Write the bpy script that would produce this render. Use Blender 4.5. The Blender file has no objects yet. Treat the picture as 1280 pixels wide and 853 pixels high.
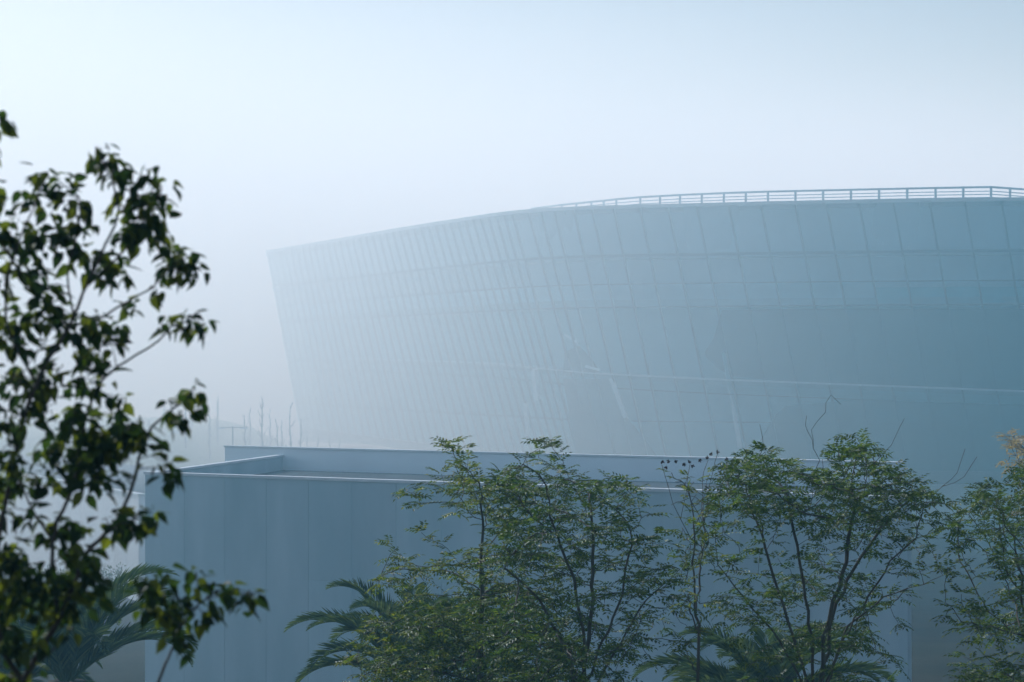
import bpy, math, random
import numpy as np
from mathutils import Vector, Matrix, kdtree

R = math.radians
scene = bpy.context.scene
col = scene.collection
F = 3022.0          # focal length in photo pixels (85 mm on 36 mm, 1280 px)
CZ = 14.0           # camera height
HZ = 450.0          # photo row of the horizon


def at(px, py, Y):
    return Vector(((px - 640) / F * Y, Y, CZ + (HZ - py) / F * Y))


# ------------------------------------------------------------------ helpers
def link(o, parent=None):
    col.objects.link(o)
    if parent is not None:
        o.parent = parent
    return o


def tag(o, label=None, cat=None, group=None, kind=None):
    if label: o['label'] = label
    if cat: o['category'] = cat
    if group: o['group'] = group
    if kind: o['kind'] = kind
    return o


def empty(name, loc=(0, 0, 0), rz=0.0):
    o = bpy.data.objects.new(name, None)
    o.location = loc
    o.rotation_euler = (0, 0, rz)
    return link(o)


def mesh_obj(name, V, Fc, mat, parent=None, smooth=False, loc=None):
    me = bpy.data.meshes.new(name)
    me.from_pydata([tuple(v) for v in V], [], [tuple(f) for f in Fc])
    me.materials.append(mat)
    if smooth:
        me.polygons.foreach_set('use_smooth', [True] * len(me.polygons))
    me.update()
    o = bpy.data.objects.new(name, me)
    if loc is not None:
        o.location = loc
    return link(o, parent)


class MB:
    def __init__(s):
        s.V = []; s.F = []

    def hexa(s, p):      # 8 points: 4 bottom ccw, 4 top ccw
        b = len(s.V); s.V += [Vector(q) for q in p]
        for f in ((0, 3, 2, 1), (4, 5, 6, 7), (0, 1, 5, 4), (1, 2, 6, 5), (2, 3, 7, 6), (3, 0, 4, 7)):
            s.F.append([b + i for i in f])

    def box(s, x0, x1, y0, y1, z0, z1):
        s.hexa([(x0, y0, z0), (x1, y0, z0), (x1, y1, z0), (x0, y1, z0),
                (x0, y0, z1), (x1, y0, z1), (x1, y1, z1), (x0, y1, z1)])

    def bar(s, a, b, w, h, up=Vector((0, 0, 1))):
        a = Vector(a); b = Vector(b); d = (b - a).normalized()
        sd = d.cross(up)
        if sd.length < 1e-4: sd = Vector((1, 0, 0))
        sd.normalize(); u = sd.cross(d).normalized()
        p = []
        for q in (a, b):
            p += [q - sd * w / 2 - u * h / 2, q + sd * w / 2 - u * h / 2, q + sd * w / 2 + u * h / 2, q - sd * w / 2 + u * h / 2]
        s.hexa(p)

    def strip(s, rows):   # rows of equal-length point lists -> quads
        b = len(s.V); n = len(rows[0])
        for r in rows: s.V += [Vector(q) for q in r]
        for j in range(len(rows) - 1):
            for i in range(n - 1):
                s.F.append([b + j * n + i, b + j * n + i + 1, b + (j + 1) * n + i + 1, b + (j + 1) * n + i])

    def tube(s, pts, rad, n=6):
        b = len(s.V); k = len(pts)
        prev = None
        for i, p in enumerate(pts):
            p = Vector(p)
            d = (Vector(pts[min(i + 1, k - 1)]) - Vector(pts[max(i - 1, 0)]))
            d = d.normalized() if d.length > 1e-9 else Vector((0, 0, 1))
            if prev is None:
                prev = d.orthogonal().normalized()
            u = (prev - d * prev.dot(d))
            u = u.normalized() if u.length > 1e-6 else d.orthogonal().normalized()
            prev = u; w = d.cross(u)
            r = rad[i] if hasattr(rad, '__len__') else rad
            for a in range(n):
                t = 2 * math.pi * a / n
                s.V.append(p + (u * math.cos(t) + w * math.sin(t)) * r)
        for i in range(k - 1):
            for a in range(n):
                s.F.append([b + i * n + a, b + i * n + (a + 1) % n, b + (i + 1) * n + (a + 1) % n, b + (i + 1) * n + a])
        s.F.append([b + a for a in reversed(range(n))])
        s.F.append([b + (k - 1) * n + a for a in range(n)])

    def build(s, name, mat, parent=None, smooth=False):
        return mesh_obj(name, s.V, s.F, mat, parent, smooth)


# ------------------------------------------------------------------ materials
def newmat(name):
    m = bpy.data.materials.new(name); m.use_nodes = True
    nt = m.node_tree; nt.nodes.clear()
    out = nt.nodes.new('ShaderNodeOutputMaterial')
    return m, nt, out


def noise_col(nt, c1, c2, scale, detail=4, stretch=(1, 1, 1), lo=.3, hi=.7, coord='Object'):
    tc = nt.nodes.new('ShaderNodeTexCoord')
    mp = nt.nodes.new('ShaderNodeMapping'); mp.inputs['Scale'].default_value = stretch
    nz = nt.nodes.new('ShaderNodeTexNoise'); nz.inputs['Scale'].default_value = scale; nz.inputs['Detail'].default_value = detail
    cr = nt.nodes.new('ShaderNodeValToRGB')
    cr.color_ramp.elements[0].position = lo; cr.color_ramp.elements[0].color = (*c1, 1)
    cr.color_ramp.elements[1].position = hi; cr.color_ramp.elements[1].color = (*c2, 1)
    nt.links.new(tc.outputs[coord], mp.inputs[0]); nt.links.new(mp.outputs[0], nz.inputs['Vector'])
    nt.links.new(nz.outputs[0], cr.inputs[0])
    return cr.outputs[0]


def surf(name, c1, c2=None, scale=1.0, rough=.7, stretch=(1, 1, 1), rnd=0.0, metallic=0.0, coord='Object', bump=0.0, spec=.5):
    m, nt, out = newmat(name)
    c2 = c2 or tuple(x * 1.2 for x in c1)
    b = nt.nodes.new('ShaderNodeBsdfPrincipled')
    b.inputs['Roughness'].default_value = rough; b.inputs['Metallic'].default_value = metallic
    b.inputs['Specular IOR Level'].default_value = spec
    c = noise_col(nt, c1, c2, scale, stretch=stretch, coord=coord)
    if rnd:
        oi = nt.nodes.new('ShaderNodeObjectInfo')
        mr = nt.nodes.new('ShaderNodeMapRange'); mr.inputs['To Min'].default_value = 1 - rnd; mr.inputs['To Max'].default_value = 1 + rnd
        nt.links.new(oi.outputs['Random'], mr.inputs[0])
        hs = nt.nodes.new('ShaderNodeHueSaturation'); nt.links.new(mr.outputs[0], hs.inputs['Value']); nt.links.new(c, hs.inputs['Color'])
        c = hs.outputs[0]
    nt.links.new(c, b.inputs['Base Color'])
    if bump:
        nz = nt.nodes.new('ShaderNodeTexNoise'); nz.inputs['Scale'].default_value = scale * 6
        bp = nt.nodes.new('ShaderNodeBump'); bp.inputs['Strength'].default_value = bump
        nt.links.new(nz.outputs[0], bp.inputs['Height']); nt.links.new(bp.outputs[0], b.inputs['Normal'])
    nt.links.new(b.outputs[0], out.inputs[0])
    return m


def leafmat(name, dark, mid, light, trans=.35, rough=.5, spec=.4):
    m, nt, out = newmat(name)
    g = nt.nodes.new('ShaderNodeNewGeometry')
    cr = nt.nodes.new('ShaderNodeValToRGB')
    e = cr.color_ramp.elements
    e[0].position = 0; e[0].color = (*dark, 1); e[1].position = 1; e[1].color = (*light, 1)
    x = e.new(.6); x.color = (*mid, 1)
    nt.links.new(g.outputs['Random Per Island'], cr.inputs[0])
    b = nt.nodes.new('ShaderNodeBsdfPrincipled'); b.inputs['Roughness'].default_value = rough
    b.inputs['Specular IOR Level'].default_value = spec
    t = nt.nodes.new('ShaderNodeBsdfTranslucent')
    mx = nt.nodes.new('ShaderNodeMixShader'); mx.inputs[0].default_value = trans
    nt.links.new(cr.outputs[0], b.inputs['Base Color'])
    gm = nt.nodes.new('ShaderNodeMix'); gm.data_type = 'RGBA'; gm.blend_type = 'MULTIPLY'; gm.inputs[0].default_value = 1
    gm.inputs[7].default_value = (1.7, 1.6, .7, 1)
    nt.links.new(cr.outputs[0], gm.inputs[6]); nt.links.new(gm.outputs[2], t.inputs[0])
    nt.links.new(b.outputs[0], mx.inputs[1]); nt.links.new(t.outputs[0], mx.inputs[2])
    nt.links.new(mx.outputs[0], out.inputs[0])
    return m


def glassmat(name, tint, refl, fac):
    m, nt, out = newmat(name)
    t = nt.nodes.new('ShaderNodeBsdfTransparent'); t.inputs[0].default_value = (*tint, 1)
    b = nt.nodes.new('ShaderNodeBsdfPrincipled'); b.inputs['Roughness'].default_value = .12
    oi = nt.nodes.new('ShaderNodeNewGeometry')
    mr = nt.nodes.new('ShaderNodeMapRange'); mr.inputs['To Min'].default_value = .5; mr.inputs['To Max'].default_value = 1.6
    nt.links.new(oi.outputs['Random Per Island'], mr.inputs[0])
    hs = nt.nodes.new('ShaderNodeHueSaturation')
    nt.links.new(mr.outputs[0], hs.inputs['Value'])
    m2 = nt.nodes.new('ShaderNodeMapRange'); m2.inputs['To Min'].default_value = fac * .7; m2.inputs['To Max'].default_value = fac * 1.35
    nt.links.new(oi.outputs['Random Per Island'], m2.inputs[0])
    nt.links.new(noise_col(nt, tuple(x * .8 for x in refl), tuple(x * 1.25 for x in refl), .12, stretch=(1, 1, .5)), hs.inputs['Color'])
    nt.links.new(hs.outputs[0], b.inputs['Base Color'])
    mx = nt.nodes.new('ShaderNodeMixShader'); nt.links.new(m2.outputs[0], mx.inputs[0])
    nt.links.new(t.outputs[0], mx.inputs[1]); nt.links.new(b.outputs[0], mx.inputs[2])
    nt.links.new(mx.outputs[0], out.inputs[0])
    return m


M = dict(
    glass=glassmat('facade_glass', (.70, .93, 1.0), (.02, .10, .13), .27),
    glass_bright=glassmat('bright_reflection_glass', (.70, .90, 1.0), (.13, .23, .29), .5),  # lighter copy of the glass, brighter upper reflection put into its colour
    mullion=surf('mullion_metal', (.008, .035, .06), rough=.8, spec=.1),
    white=surf('white_trim', (.50, .56, .60), (.62, .67, .70), 2, rough=.7),
    band=surf('band_metal', (.30, .38, .43), (.40, .48, .53), rough=.7),
    streak=surf('reflection_pale', (.34, .46, .52), (.42, .54, .60), rough=.8),  # pale colour for the painted reflection streaks
    coping=surf('coping_metal', (.30, .36, .40), rough=.5),
    core=surf('interior_plaster', (.30, .46, .52), (.42, .58, .64), .08, rough=.9),
    core_bright=surf('brightened_plaster', (.38, .52, .60), (.52, .66, .74), .08, rough=.9),  # lighter copy of the plaster, upper brightness of the facade painted in
    teal=surf('spandrel_panel', (.04, .36, .44), (.06, .42, .50), .3, rough=.5),
    refl_dark=surf('reflection_dark', (.003, .035, .05), (.006, .05, .07), .1, rough=.9),  # dark colour for the painted reflections
    slab=surf('slab_concrete', (.28, .36, .40), rough=.9),
    roof=surf('roof_membrane', (.20, .24, .27), (.26,.30,.33), .4, rough=1, spec=.1),
    deck=surf('deck_membrane', (.07, .09, .11), (.10, .125, .14), .5, rough=1, spec=.05),
    soffit=surf('soffit_metal', (.02, .04, .05), rough=.6),
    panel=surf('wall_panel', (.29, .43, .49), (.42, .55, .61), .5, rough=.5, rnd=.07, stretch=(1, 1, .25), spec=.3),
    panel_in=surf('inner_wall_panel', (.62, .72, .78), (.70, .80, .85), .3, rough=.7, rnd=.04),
    pale=surf('pale_panel', (.66, .72, .76), (.78, .82, .84), .3, rough=.45, rnd=.06, stretch=(1, 1, .3)),
    joint=surf('joint_metal', (.03, .04, .05), rough=.6),
    rail=surf('rail_metal', (.26, .34, .39), rough=.4, metallic=.2),
    asphalt=surf('ground_soil', (.015, .018, .012), (.035, .034, .025), .25, rough=1, bump=.3, spec=.05),
    plaza=surf('plaza_paving', (.012, .013, .012), (.026, .024, .020), .3, rough=1, spec=.05),
    lawn=surf('lawn_grass', (.05, .09, .03), (.10, .14, .05), .4, rough=1),
    bark=surf('bark', (.035, .032, .026), (.08, .072, .055), 6, rough=.9, stretch=(1, 1, .2)),
    bark_dark=surf('dark_bark', (.02, .018, .015), (.045, .038, .03), 30, rough=.9, stretch=(1, 1, .2)),
    bark_pale=surf('pale_bark', (.05, .055, .055), (.09, .09, .085), 5, rough=.9),
    palmbark=surf('palm_bark', (.05, .042, .03), (.11, .09, .065), 7, rough=1, stretch=(1, 1, 2.5), bump=.6),
    seed=surf('seed_head', (.04, .025, .025), (.08, .045, .04), 20, rough=1),
    leafA=leafmat('pinnate_leaf', (.018, .045, .012), (.05, .10, .018), (.125, .175, .03), .35, .55, .25),
    leafB=leafmat('pinnate_leaf_yellow', (.026, .052, .012), (.07, .12, .018), (.19, .21, .03), .4, .55, .25),
    leafC=leafmat('broad_leaf', (.010, .024, .010), (.026, .055, .012), (.13, .16, .02), .45, .6, .15),
    leafY=leafmat('autumn_leaf', (.20, .15, .08), (.28, .21, .11), (.38, .30, .16), .4),
    leafP=leafmat('palm_leaf', (.035, .07, .04), (.065, .11, .055), (.12, .17, .07), .3, .75, .1),
    leafH=leafmat('shrub_leaf', (.03, .05, .02), (.05, .08, .03), (.10, .10, .05), .3),
)

# ------------------------------------------------------------------ setting
g = MB(); g.strip([[(-900, -60, 0), (900, -60, 0)], [(-900, 2600, 0), (900, 2600, 0)]])
tag(g.build('ground', M['asphalt']), 'dark soil and grass ground around the buildings', kind='structure')
g = MB(); g.strip([[(14, 120, .004), (160, 120, .004)], [(14, 360, .004), (160, 360, .004)]])
tag(g.build('plaza', M['plaza']), 'brown grey paving beside the round glass building', kind='structure')
# lawn mound beyond the low buildings
rows = []
for j, y in enumerate(np.linspace(185, 330, 24)):
    r = []
    for i, x in enumerate(np.linspace(-150, -8, 40)):
        a = min(1, max(0, (y - 185) / 22)); a = a * a * (3 - 2 * a)
        b = min(1, max(0, (330 - y) / 60)); b = b * b * (3 - 2 * b)
        c = min(1, max(0, (-17 - x) / 16)); c = c * c * (3 - 2 * c)
        r.append((x, y, 7.4 * a * b * c * (1 + .03 * math.sin(x * .13 + y * .05)) - .02))
    rows.append(r)
g = MB(); g.strip(rows)
tag(g.build('hill', M['lawn'], smooth=True), 'low grass mound beyond the dark flat building', kind='structure')

# ------------------------------------------------------------------ round glass building
def catmull(xs, ys, x):
    xs = list(xs); ys = list(ys)
    i = max(0, min(len(xs) - 2, int(np.searchsorted(xs, x) - 1)))
    h = xs[i + 1] - xs[i]; t = (x - xs[i]) / h
    def sl(k):
        if k == 0: return (ys[1] - ys[0]) / (xs[1] - xs[0])
        if k == len(xs) - 1: return (ys[-1] - ys[-2]) / (xs[-1] - xs[-2])
        return (ys[k + 1] - ys[k - 1]) / (xs[k + 1] - xs[k - 1])
    m0, m1 = sl(i) * h, sl(i + 1) * h
    return (2 * t**3 - 3 * t**2 + 1) * ys[i] + (t**3 - 2 * t**2 + t) * m0 + (-2 * t**3 + 3 * t**2) * ys[i + 1] + (t**3 - t**2) * m1

bx = [335, 412, 500, 600, 650, 700, 760, 840, 960, 1120, 1294, 1420]
bd = [296, 271, 246, 224.5, 216.8, 212.8, 210.2, 208.0, 204.8, 201.8, 199.5, 199.8]
mpx = [335]
st = 7.0
while mpx[-1] < 640:
    mpx.append(mpx[-1] + st); st += .085
mpx += [661, 676, 693, 717, 740, 767, 800, 835, 871, 911, 951, 994, 1033, 1074, 1117, 1162, 1206, 1252, 1296, 1340]
if 661 - mpx[-21] < 7: mpx.pop(-21)
top = [Vector(((p - 640) / F * catmull(bx, bd, p), catmull(bx, bd, p))) for p in mpx]
n_front = len(top)
more = [(50.5, 200.6), (54.5, 201.8), (60, 204), (67, 208), (74, 213), (81, 220), (87, 228), (92, 237), (96, 248), (98, 260),
        (98, 273), (95, 286), (90, 298), (82, 309), (72, 318), (60, 325), (46, 330), (32, 333), (18, 334), (4, 333), (-10, 330), (-21, 325), (-28, 316), (-31, 306)]
top += [Vector(p) for p in more]
N = len(top)
ZT = CZ + 13.2
cen = Vector((35, 262))
nrm = []
for i in range(N):
    a = top[i - 1] if i > 0 else top[i]; b = top[(i + 1) % N]
    d = (b - a).normalized(); n = Vector((-d.y, d.x))
    if n.dot(cen - top[i]) < 0: n = -n
    nrm.append(n)
def zbot(i):
    s = min(1, i / (n_front * .6))
    return CZ - 9.25 - 1.1 * s
bot = []
for i in range(N):
    sx = 1.5 + 2.4 * min(1, i / (n_front * .5)) if i < n_front else max(0, 3.9 * (1 - (i - n_front) / 8), 1.5 * (1 - (N - 1 - i) / 7))
    bot.append(top[i] + nrm[i] * 3.0 + Vector((sx, 0)))

def fp(i, z, off=0.0):      # point on the leaning skin at column i, height z, pushed inwards by off
    i = i % N
    t = (ZT - z) / (ZT - zbot(i))
    p = top[i].lerp(bot[i], t) + nrm[i] * off
    return Vector((p.x, p.y, z))

rb = empty('round_building', (35, 262, 0))
tag(rb, 'large round glass building with outward leaning facade, fading into fog', 'building')
rbinv = Matrix.Translation((-35, -262, 0))
def rbuild(mb, name, mat, parent=rb, smooth=False):
    if parent is rb:
        mb.V = [v + Vector((-35, -262, 0)) for v in mb.V]
    else:
        mb.V = [v + Vector((-35, -262, 0)) for v in mb.V]
    return mb.build(name, mat, parent, smooth)

levels = [ZT, CZ + 9.05, CZ + 6.6, CZ + 4.6, None, None, CZ - 5.4, None]
def ramp_z(i):      # the sloping white line across the facade
    p = top[i % N]; px = 640 + p.x / p.y * F
    return CZ + np.interp(px, [300, 560, 680, 850, 1280, 1500], [.3, -.4, -1.15, -1.7, -2.72, -3.0])
def col_at(px):
    return min(range(n_front), key=lambda i: abs(mpx[i] - px))
# glass columns
for i in range(n_front - 1):
    mb = MB()
    zs = [ZT, CZ + 9.05, CZ + 6.6, CZ + 4.6, (ramp_z(i) + ramp_z(i + 1)) / 2, CZ - 5.4]
    a = [fp(i, z) for z in zs] + [fp(i, zbot(i))]; b = [fp(i + 1, z) for z in zs] + [fp(i + 1, zbot(i + 1))]
    grng = random.Random(i)
    for q in range(len(a) - 1):      # each pane sits at its own slight tilt
        t1, t2 = grng.uniform(0, .035), grng.uniform(0, .035); nn = Vector((nrm[i].x, nrm[i].y, 0))
        mb.strip([[a[q] + nn * t1, a[q + 1] + nn * t2], [b[q] + nn * t2, b[q + 1] + nn * t1]])
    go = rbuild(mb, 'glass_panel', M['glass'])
    go.data.materials.append(M['glass_bright'])
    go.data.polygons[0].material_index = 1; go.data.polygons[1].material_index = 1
mb = MB()
for i in range(n_front - 1, N):
    j = (i + 1) % N
    mb.strip([[fp(i, ZT), fp(i, zbot(i))], [fp(j, ZT), fp(j, zbot(j))]])
rbuild(mb, 'glass_panel', M['glass'])['kind'] = 'stuff'
for i in range(n_front):
    mb = MB(); mb.bar(fp(i, ZT - .1, -.03), fp(i, zbot(i) + .1, -.03), (.15 if i > 36 else .12), .20, up=Vector((nrm[i].x, nrm[i].y, 0)))
    rbuild(mb, 'mullion', M['mullion'])
def ring(zf, off0, off1, h, name, mat, parent=rb, i0=0, i1=None, kind=None):
    mb = MB(); i1 = N if i1 is None else i1
    a, b, c, d = [], [], [], []
    h0 = h
    for i in range(i0, i1 + 1):
        z = zf(i) if callable(zf) else zf
        h = h0(i) if callable(h0) else h0
        a.append(fp(i, z - h / 2, off0)); b.append(fp(i, z + h / 2, off0)); c.append(fp(i, z + h / 2, off1)); d.append(fp(i, z - h / 2, off1))
    mb.strip([a, b, c, d, a])
    o = rbuild(mb, name, mat, parent)
    if kind: o['kind'] = kind
    return o
ring(ZT + .08, -.18, .5, .28, 'coping', M['coping'])
ring(CZ + 9.05, -.13, .02, .22, 'transom', M['mullion'])
ring(CZ + 6.6, -.10, .02, .10, 'transom', M['mullion'])
ring(CZ + 4.6, -.06, .02, .10, 'transom', M['mullion'])
ring(lambda i: ramp_z(i), -.16, .02, lambda i: float(np.interp(i, [col_at(540), col_at(780)], [.012, .15])), 'white_band', M['band'], i0=col_at(540), i1=n_front + 4)
ring(lambda i: ramp_z(i) - 1.25, -.06, .02, .07, 'transom', M['mullion'], i1=n_front + 4)
ring(CZ - 5.4, -.10, .02, .09, 'transom', M['mullion'])
ring(lambda i: zbot(i % N) + .45, -.16, .4, .95, 'base_trim', M['soffit'])
# roof deck, soffit, plinth
mb = MB(); c = Vector((cen.x, cen.y, ZT - .02))
b0 = len(mb.V); mb.V += [fp(i, ZT - .02, .3) for i in range(N)] + [c]
mb.F += [[b0 + i, b0 + (i + 1) % N, b0 + N] for i in range(N)]
rbuild(mb, 'roof', M['roof'])
mb = MB()
mb.strip([[fp(i, zbot(i % N), .05) for i in range(N + 1)],
          [Vector((cen.x + (fp(i, zbot(i % N)).x - cen.x) * .62, cen.y + (fp(i, zbot(i % N)).y - cen.y) * .62, zbot(i % N) - .3)) for i in range(N + 1)]])
rbuild(mb, 'soffit', M['soffit'])
mb = MB()
mb.strip([[Vector((cen.x + (fp(i, 4).x - cen.x) * .66 , cen.y + (fp(i, 4).y - cen.y) * .86, zbot(i % N) + .5)) for i in range(N + 1)],
          [Vector((cen.x + (fp(i, 4).x - cen.x) * .66, cen.y + (fp(i, 4).y - cen.y) * .86, -.1)) for i in range(N + 1)]])
rbuild(mb, 'plinth', M['core'])
# interior behind the glass: core painted brighter above, slabs, dark sheets for reflections
mb = MB()
zs = [ZT - .3, CZ + 9.0, CZ + 6.6, CZ + 4.95]
mb.strip([[fp(i, z, 2.6) for i in range(N + 1)] for z in zs])
rbuild(mb, 'interior_wall', M['core_bright'])
mb = MB(); zs = np.linspace(CZ + 4.9, CZ - 9.0, 7)
mb.strip([[fp(i, z, 2.6) for i in range(N + 1)] for z in zs])
rbuild(mb, 'interior_wall', M['core'])
ring(CZ + 9.0, .3, 2.55, .5, 'floor_slab', M['slab'])
ring(CZ + 4.9, .3, 2.55, .7, 'floor_slab', M['slab'])
ring(lambda i: ramp_z(i) - .2, .3, 2.55, .5, 'floor_slab', M['slab'])
def col_at(px):
    return min(range(n_front), key=lambda i: abs(mpx[i] - px))
def dark_patch(quads, off=2.5):  # flat dark sheets painted in for dark reflections in the glass
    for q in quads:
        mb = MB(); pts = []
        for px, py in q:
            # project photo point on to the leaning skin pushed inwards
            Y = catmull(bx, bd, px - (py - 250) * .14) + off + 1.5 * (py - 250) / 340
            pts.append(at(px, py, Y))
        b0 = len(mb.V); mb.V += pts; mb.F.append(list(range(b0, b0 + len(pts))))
        rbuild(mb, 'dark_reflection', M['refl_dark'])
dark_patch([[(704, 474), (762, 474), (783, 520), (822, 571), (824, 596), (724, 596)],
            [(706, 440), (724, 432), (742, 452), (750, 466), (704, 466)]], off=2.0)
def dark_strip(xs, tops, bots, off=2.0):  # broad dark reflection at the right, painted as a sheet along the skin
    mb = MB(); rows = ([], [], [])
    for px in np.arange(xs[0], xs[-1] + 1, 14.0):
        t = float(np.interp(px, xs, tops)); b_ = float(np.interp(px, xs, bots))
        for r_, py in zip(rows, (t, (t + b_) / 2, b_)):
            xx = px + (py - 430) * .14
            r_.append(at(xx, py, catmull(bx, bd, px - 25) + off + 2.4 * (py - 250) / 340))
    mb.strip(rows); rbuild(mb, 'dark_reflection', M['refl_dark'])
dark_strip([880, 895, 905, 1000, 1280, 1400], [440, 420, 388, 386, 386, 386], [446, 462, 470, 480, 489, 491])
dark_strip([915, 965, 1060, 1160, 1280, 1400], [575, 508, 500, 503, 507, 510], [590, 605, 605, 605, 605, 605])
# pale slanted bars behind the glass, standing in for bright reflection streaks
def streak(a, b, w, name='pale_reflection', mat=None, off=1.4):
    def sp(px, py): return at(px, py, catmull(bx, bd, px - (py - 250) * .14) + off + 1.5 * (py - 250) / 340)
    mb = MB(); mb.bar(sp(*a), sp(*b), w, w); rbuild(mb, name, mat or M['streak'])
for a, b, w in [((706, 418), (723, 429), .16), ((732, 458), (750, 463), .2), ((764, 473), (782, 522), .4), ((905, 440), (925, 560), .3), ((668, 462), (672, 500), .45), ((657, 505), (660, 545), .35)]:
    streak(a, b, w)
mb = MB()
mb.strip([[fp(i, z, .3) for i in range(col_at(1085), n_front + 3)] for z in (CZ + 6.1, CZ + 4.75)])
rbuild(mb, 'spandrel', M['teal'])
# roof railing
rp = [(1.9, 229), (4.6, 223.4), (7.2, 219.2), (9.3, 215.6), (11.3, 212.8), (14.6, 210), (18.2, 207.6), (21.8, 205.8), (26.3, 204.3), (30.8, 202.8), (35.3, 201.4), (39.7, 200.3), (43.5, 203.4), (51, 207.6), (60, 212), (74, 222), (84, 235), (91, 252), (90, 280), (78, 303), (56, 318), (30, 325), (8, 318), (-6, 300), (-4, 262), (2.4, 231)]
rl = tag(empty('railing'), None); rl.parent = rb
for k in range(len(rp) - 1): pass
for zz, w, h in ((1.12, .22, .16), (.78, .10, .07), (.52, .10, .07), (.24, .14, .12)):
    mb = MB()
    for k in range(len(rp) - 1):
        mb.bar((*rp[k], ZT + zz), (*rp[k + 1], ZT + zz), w, h)
    rbuild(mb, 'rail', M['rail'], rl)
for k in range(0, 15):
    a = Vector(rp[k]); b = Vector(rp[k + 1]); n = max(1, round((b - a).length / 2.6))
    for q in range(n):
        p = a.lerp(b, q / n); mb = MB(); mb.box(p.x - .09, p.x + .09, p.y - .09, p.y + .09, ZT - .02, ZT + 1.04)
        rbuild(mb, 'post', M['rail'], rl)

# ------------------------------------------------------------------ low flat building in front
lb = empty('low_building', (0, 100, 0))
tag(lb, 'dark panelled flat roofed building with thin pale parapet edge, in front of the round one', 'building')
def lbb(mb, name, mat):
    mb.V = [v + Vector((0, -100, 0)) for v in mb.V]
    return mb.build(name, mat, lb)
A = Vector((-15.2, 100.2, 0)); D = Vector((1.57, -1, 0)).normalized(); ZP = CZ - 4.64
NB = Vector((D.y, -D.x, 0)); NB = NB if NB.y > 0 else -NB      # into the building
E = Vector((.206, 1, 0)).normalized()
L1 = 34.0; pw = 2.12
n = int(L1 / pw)
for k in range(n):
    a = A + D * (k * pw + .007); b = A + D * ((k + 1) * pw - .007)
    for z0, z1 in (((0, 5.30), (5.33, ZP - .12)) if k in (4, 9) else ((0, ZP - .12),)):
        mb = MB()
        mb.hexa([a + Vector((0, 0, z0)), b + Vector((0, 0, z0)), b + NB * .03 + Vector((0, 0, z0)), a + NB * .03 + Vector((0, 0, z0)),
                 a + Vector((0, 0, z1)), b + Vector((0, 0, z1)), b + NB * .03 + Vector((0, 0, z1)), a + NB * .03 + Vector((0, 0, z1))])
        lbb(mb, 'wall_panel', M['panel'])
def wallbar(a, b, z0, z1, th, name, mat, nb=NB, o=0.0):
    mb = MB(); a = a + nb * o; b = b + nb * o
    mb.hexa([a + Vector((0, 0, z0)), b + Vector((0, 0, z0)), b + nb * th + Vector((0, 0, z0)), a + nb * th + Vector((0, 0, z0)),
             a + Vector((0, 0, z1)), b + Vector((0, 0, z1)), b + nb * th + Vector((0, 0, z1)), a + nb * th + Vector((0, 0, z1))])
    return lbb(mb, name, mat)
B = A + D * (n * pw)
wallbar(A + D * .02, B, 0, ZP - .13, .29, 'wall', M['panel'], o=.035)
wallbar(A - D * .05, B, ZP - .11, ZP, .42, 'coping', M['white'], o=-.05)
# left side wall and its coping
C0 = A + E * 18.6
SN = Vector((E.y, -E.x, 0))
wallbar(A + NB * .34, C0, 0, ZP - .12, .25, 'side_wall', M['panel'], nb=SN)
wallbar(A + NB * .39, C0, ZP - .10, ZP + .0, .35, 'coping', M['white'], nb=SN, o=-.04)
# rear wall, taller
C1 = C0 - D * 3.35; C2 = C0 + D * 32.8
ZR = CZ - 4.26
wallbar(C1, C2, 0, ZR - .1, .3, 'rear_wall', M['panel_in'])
wallbar(C1 - D * .04, C2, ZR - .09, ZR, .45, 'coping', M['white'], o=-.05)
# right end wall, roof deck sheet with an upstand
mb = MB()
mb.strip([[A + NB * .4 + Vector((0, 0, ZP - .75)), B + NB * .4 + Vector((0, 0, ZP - .75))], [C0 + Vector((0, 0, ZP - .75)), C2 + Vector((0, 0, ZP - .75))]])
lbb(mb, 'roof', M['deck'])
mb = MB(); mb.strip([[B + NB * .05, B + NB * .05 + Vector((0, 0, ZP - .12))], [C2, C2 + Vector((0, 0, ZP - .12))]]); lbb(mb, 'end_wall', M['panel'])

# ------------------------------------------------------------------ pale pavilion at the left
pv = empty('pale_pavilion', (0, 150, 0))
tag(pv, 'pale panelled low building half hidden behind the near leafy tree', 'building')
PA = Vector((-21.6, 140, 0)); PD = Vector((-.47, 1, 0)).normalized(); PN = Vector((PD.y, -PD.x, 0)); PN = PN if PN.x > 0 else -PN
ZV = CZ - 7.75
def pvb(mb, name, mat):
    mb.V = [v + Vector((0, -150, 0)) for v in mb.V]
    return mb.build(name, mat, pv)
def pbox(s0, s1, o0, o1, z0, z1, name, mat):
    mb = MB(); p = []
    for z in (z0, z1):
        p += [PA + PD * s0 + PN * o0 + Vector((0, 0, z)), PA + PD * s0 + PN * o1 + Vector((0, 0, z)), PA + PD * s1 + PN * o1 + Vector((0, 0, z)), PA + PD * s1 + PN * o0 + Vector((0, 0, z))]
    mb.hexa(p); return pvb(mb, name, mat)
for k in range(24):
    s = k * 2.6
    pbox(s + .03, s + 2.57, 0, .1, 0, ZV - .12, 'wall_panel', M['pale'])
# (the visible face looks towards the camera side)
pbox(.03, 62.4, .11, 11, 0, ZV - .13, 'wall', M['panel_in'])
pbox(-.1, 62.5, -.08, .35, ZV - .11, ZV, 'coping', M['white'])
pbox(.05, 62.3, .36, 10.9, ZV - .125, ZV - .06, 'roof', M['deck'])

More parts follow.
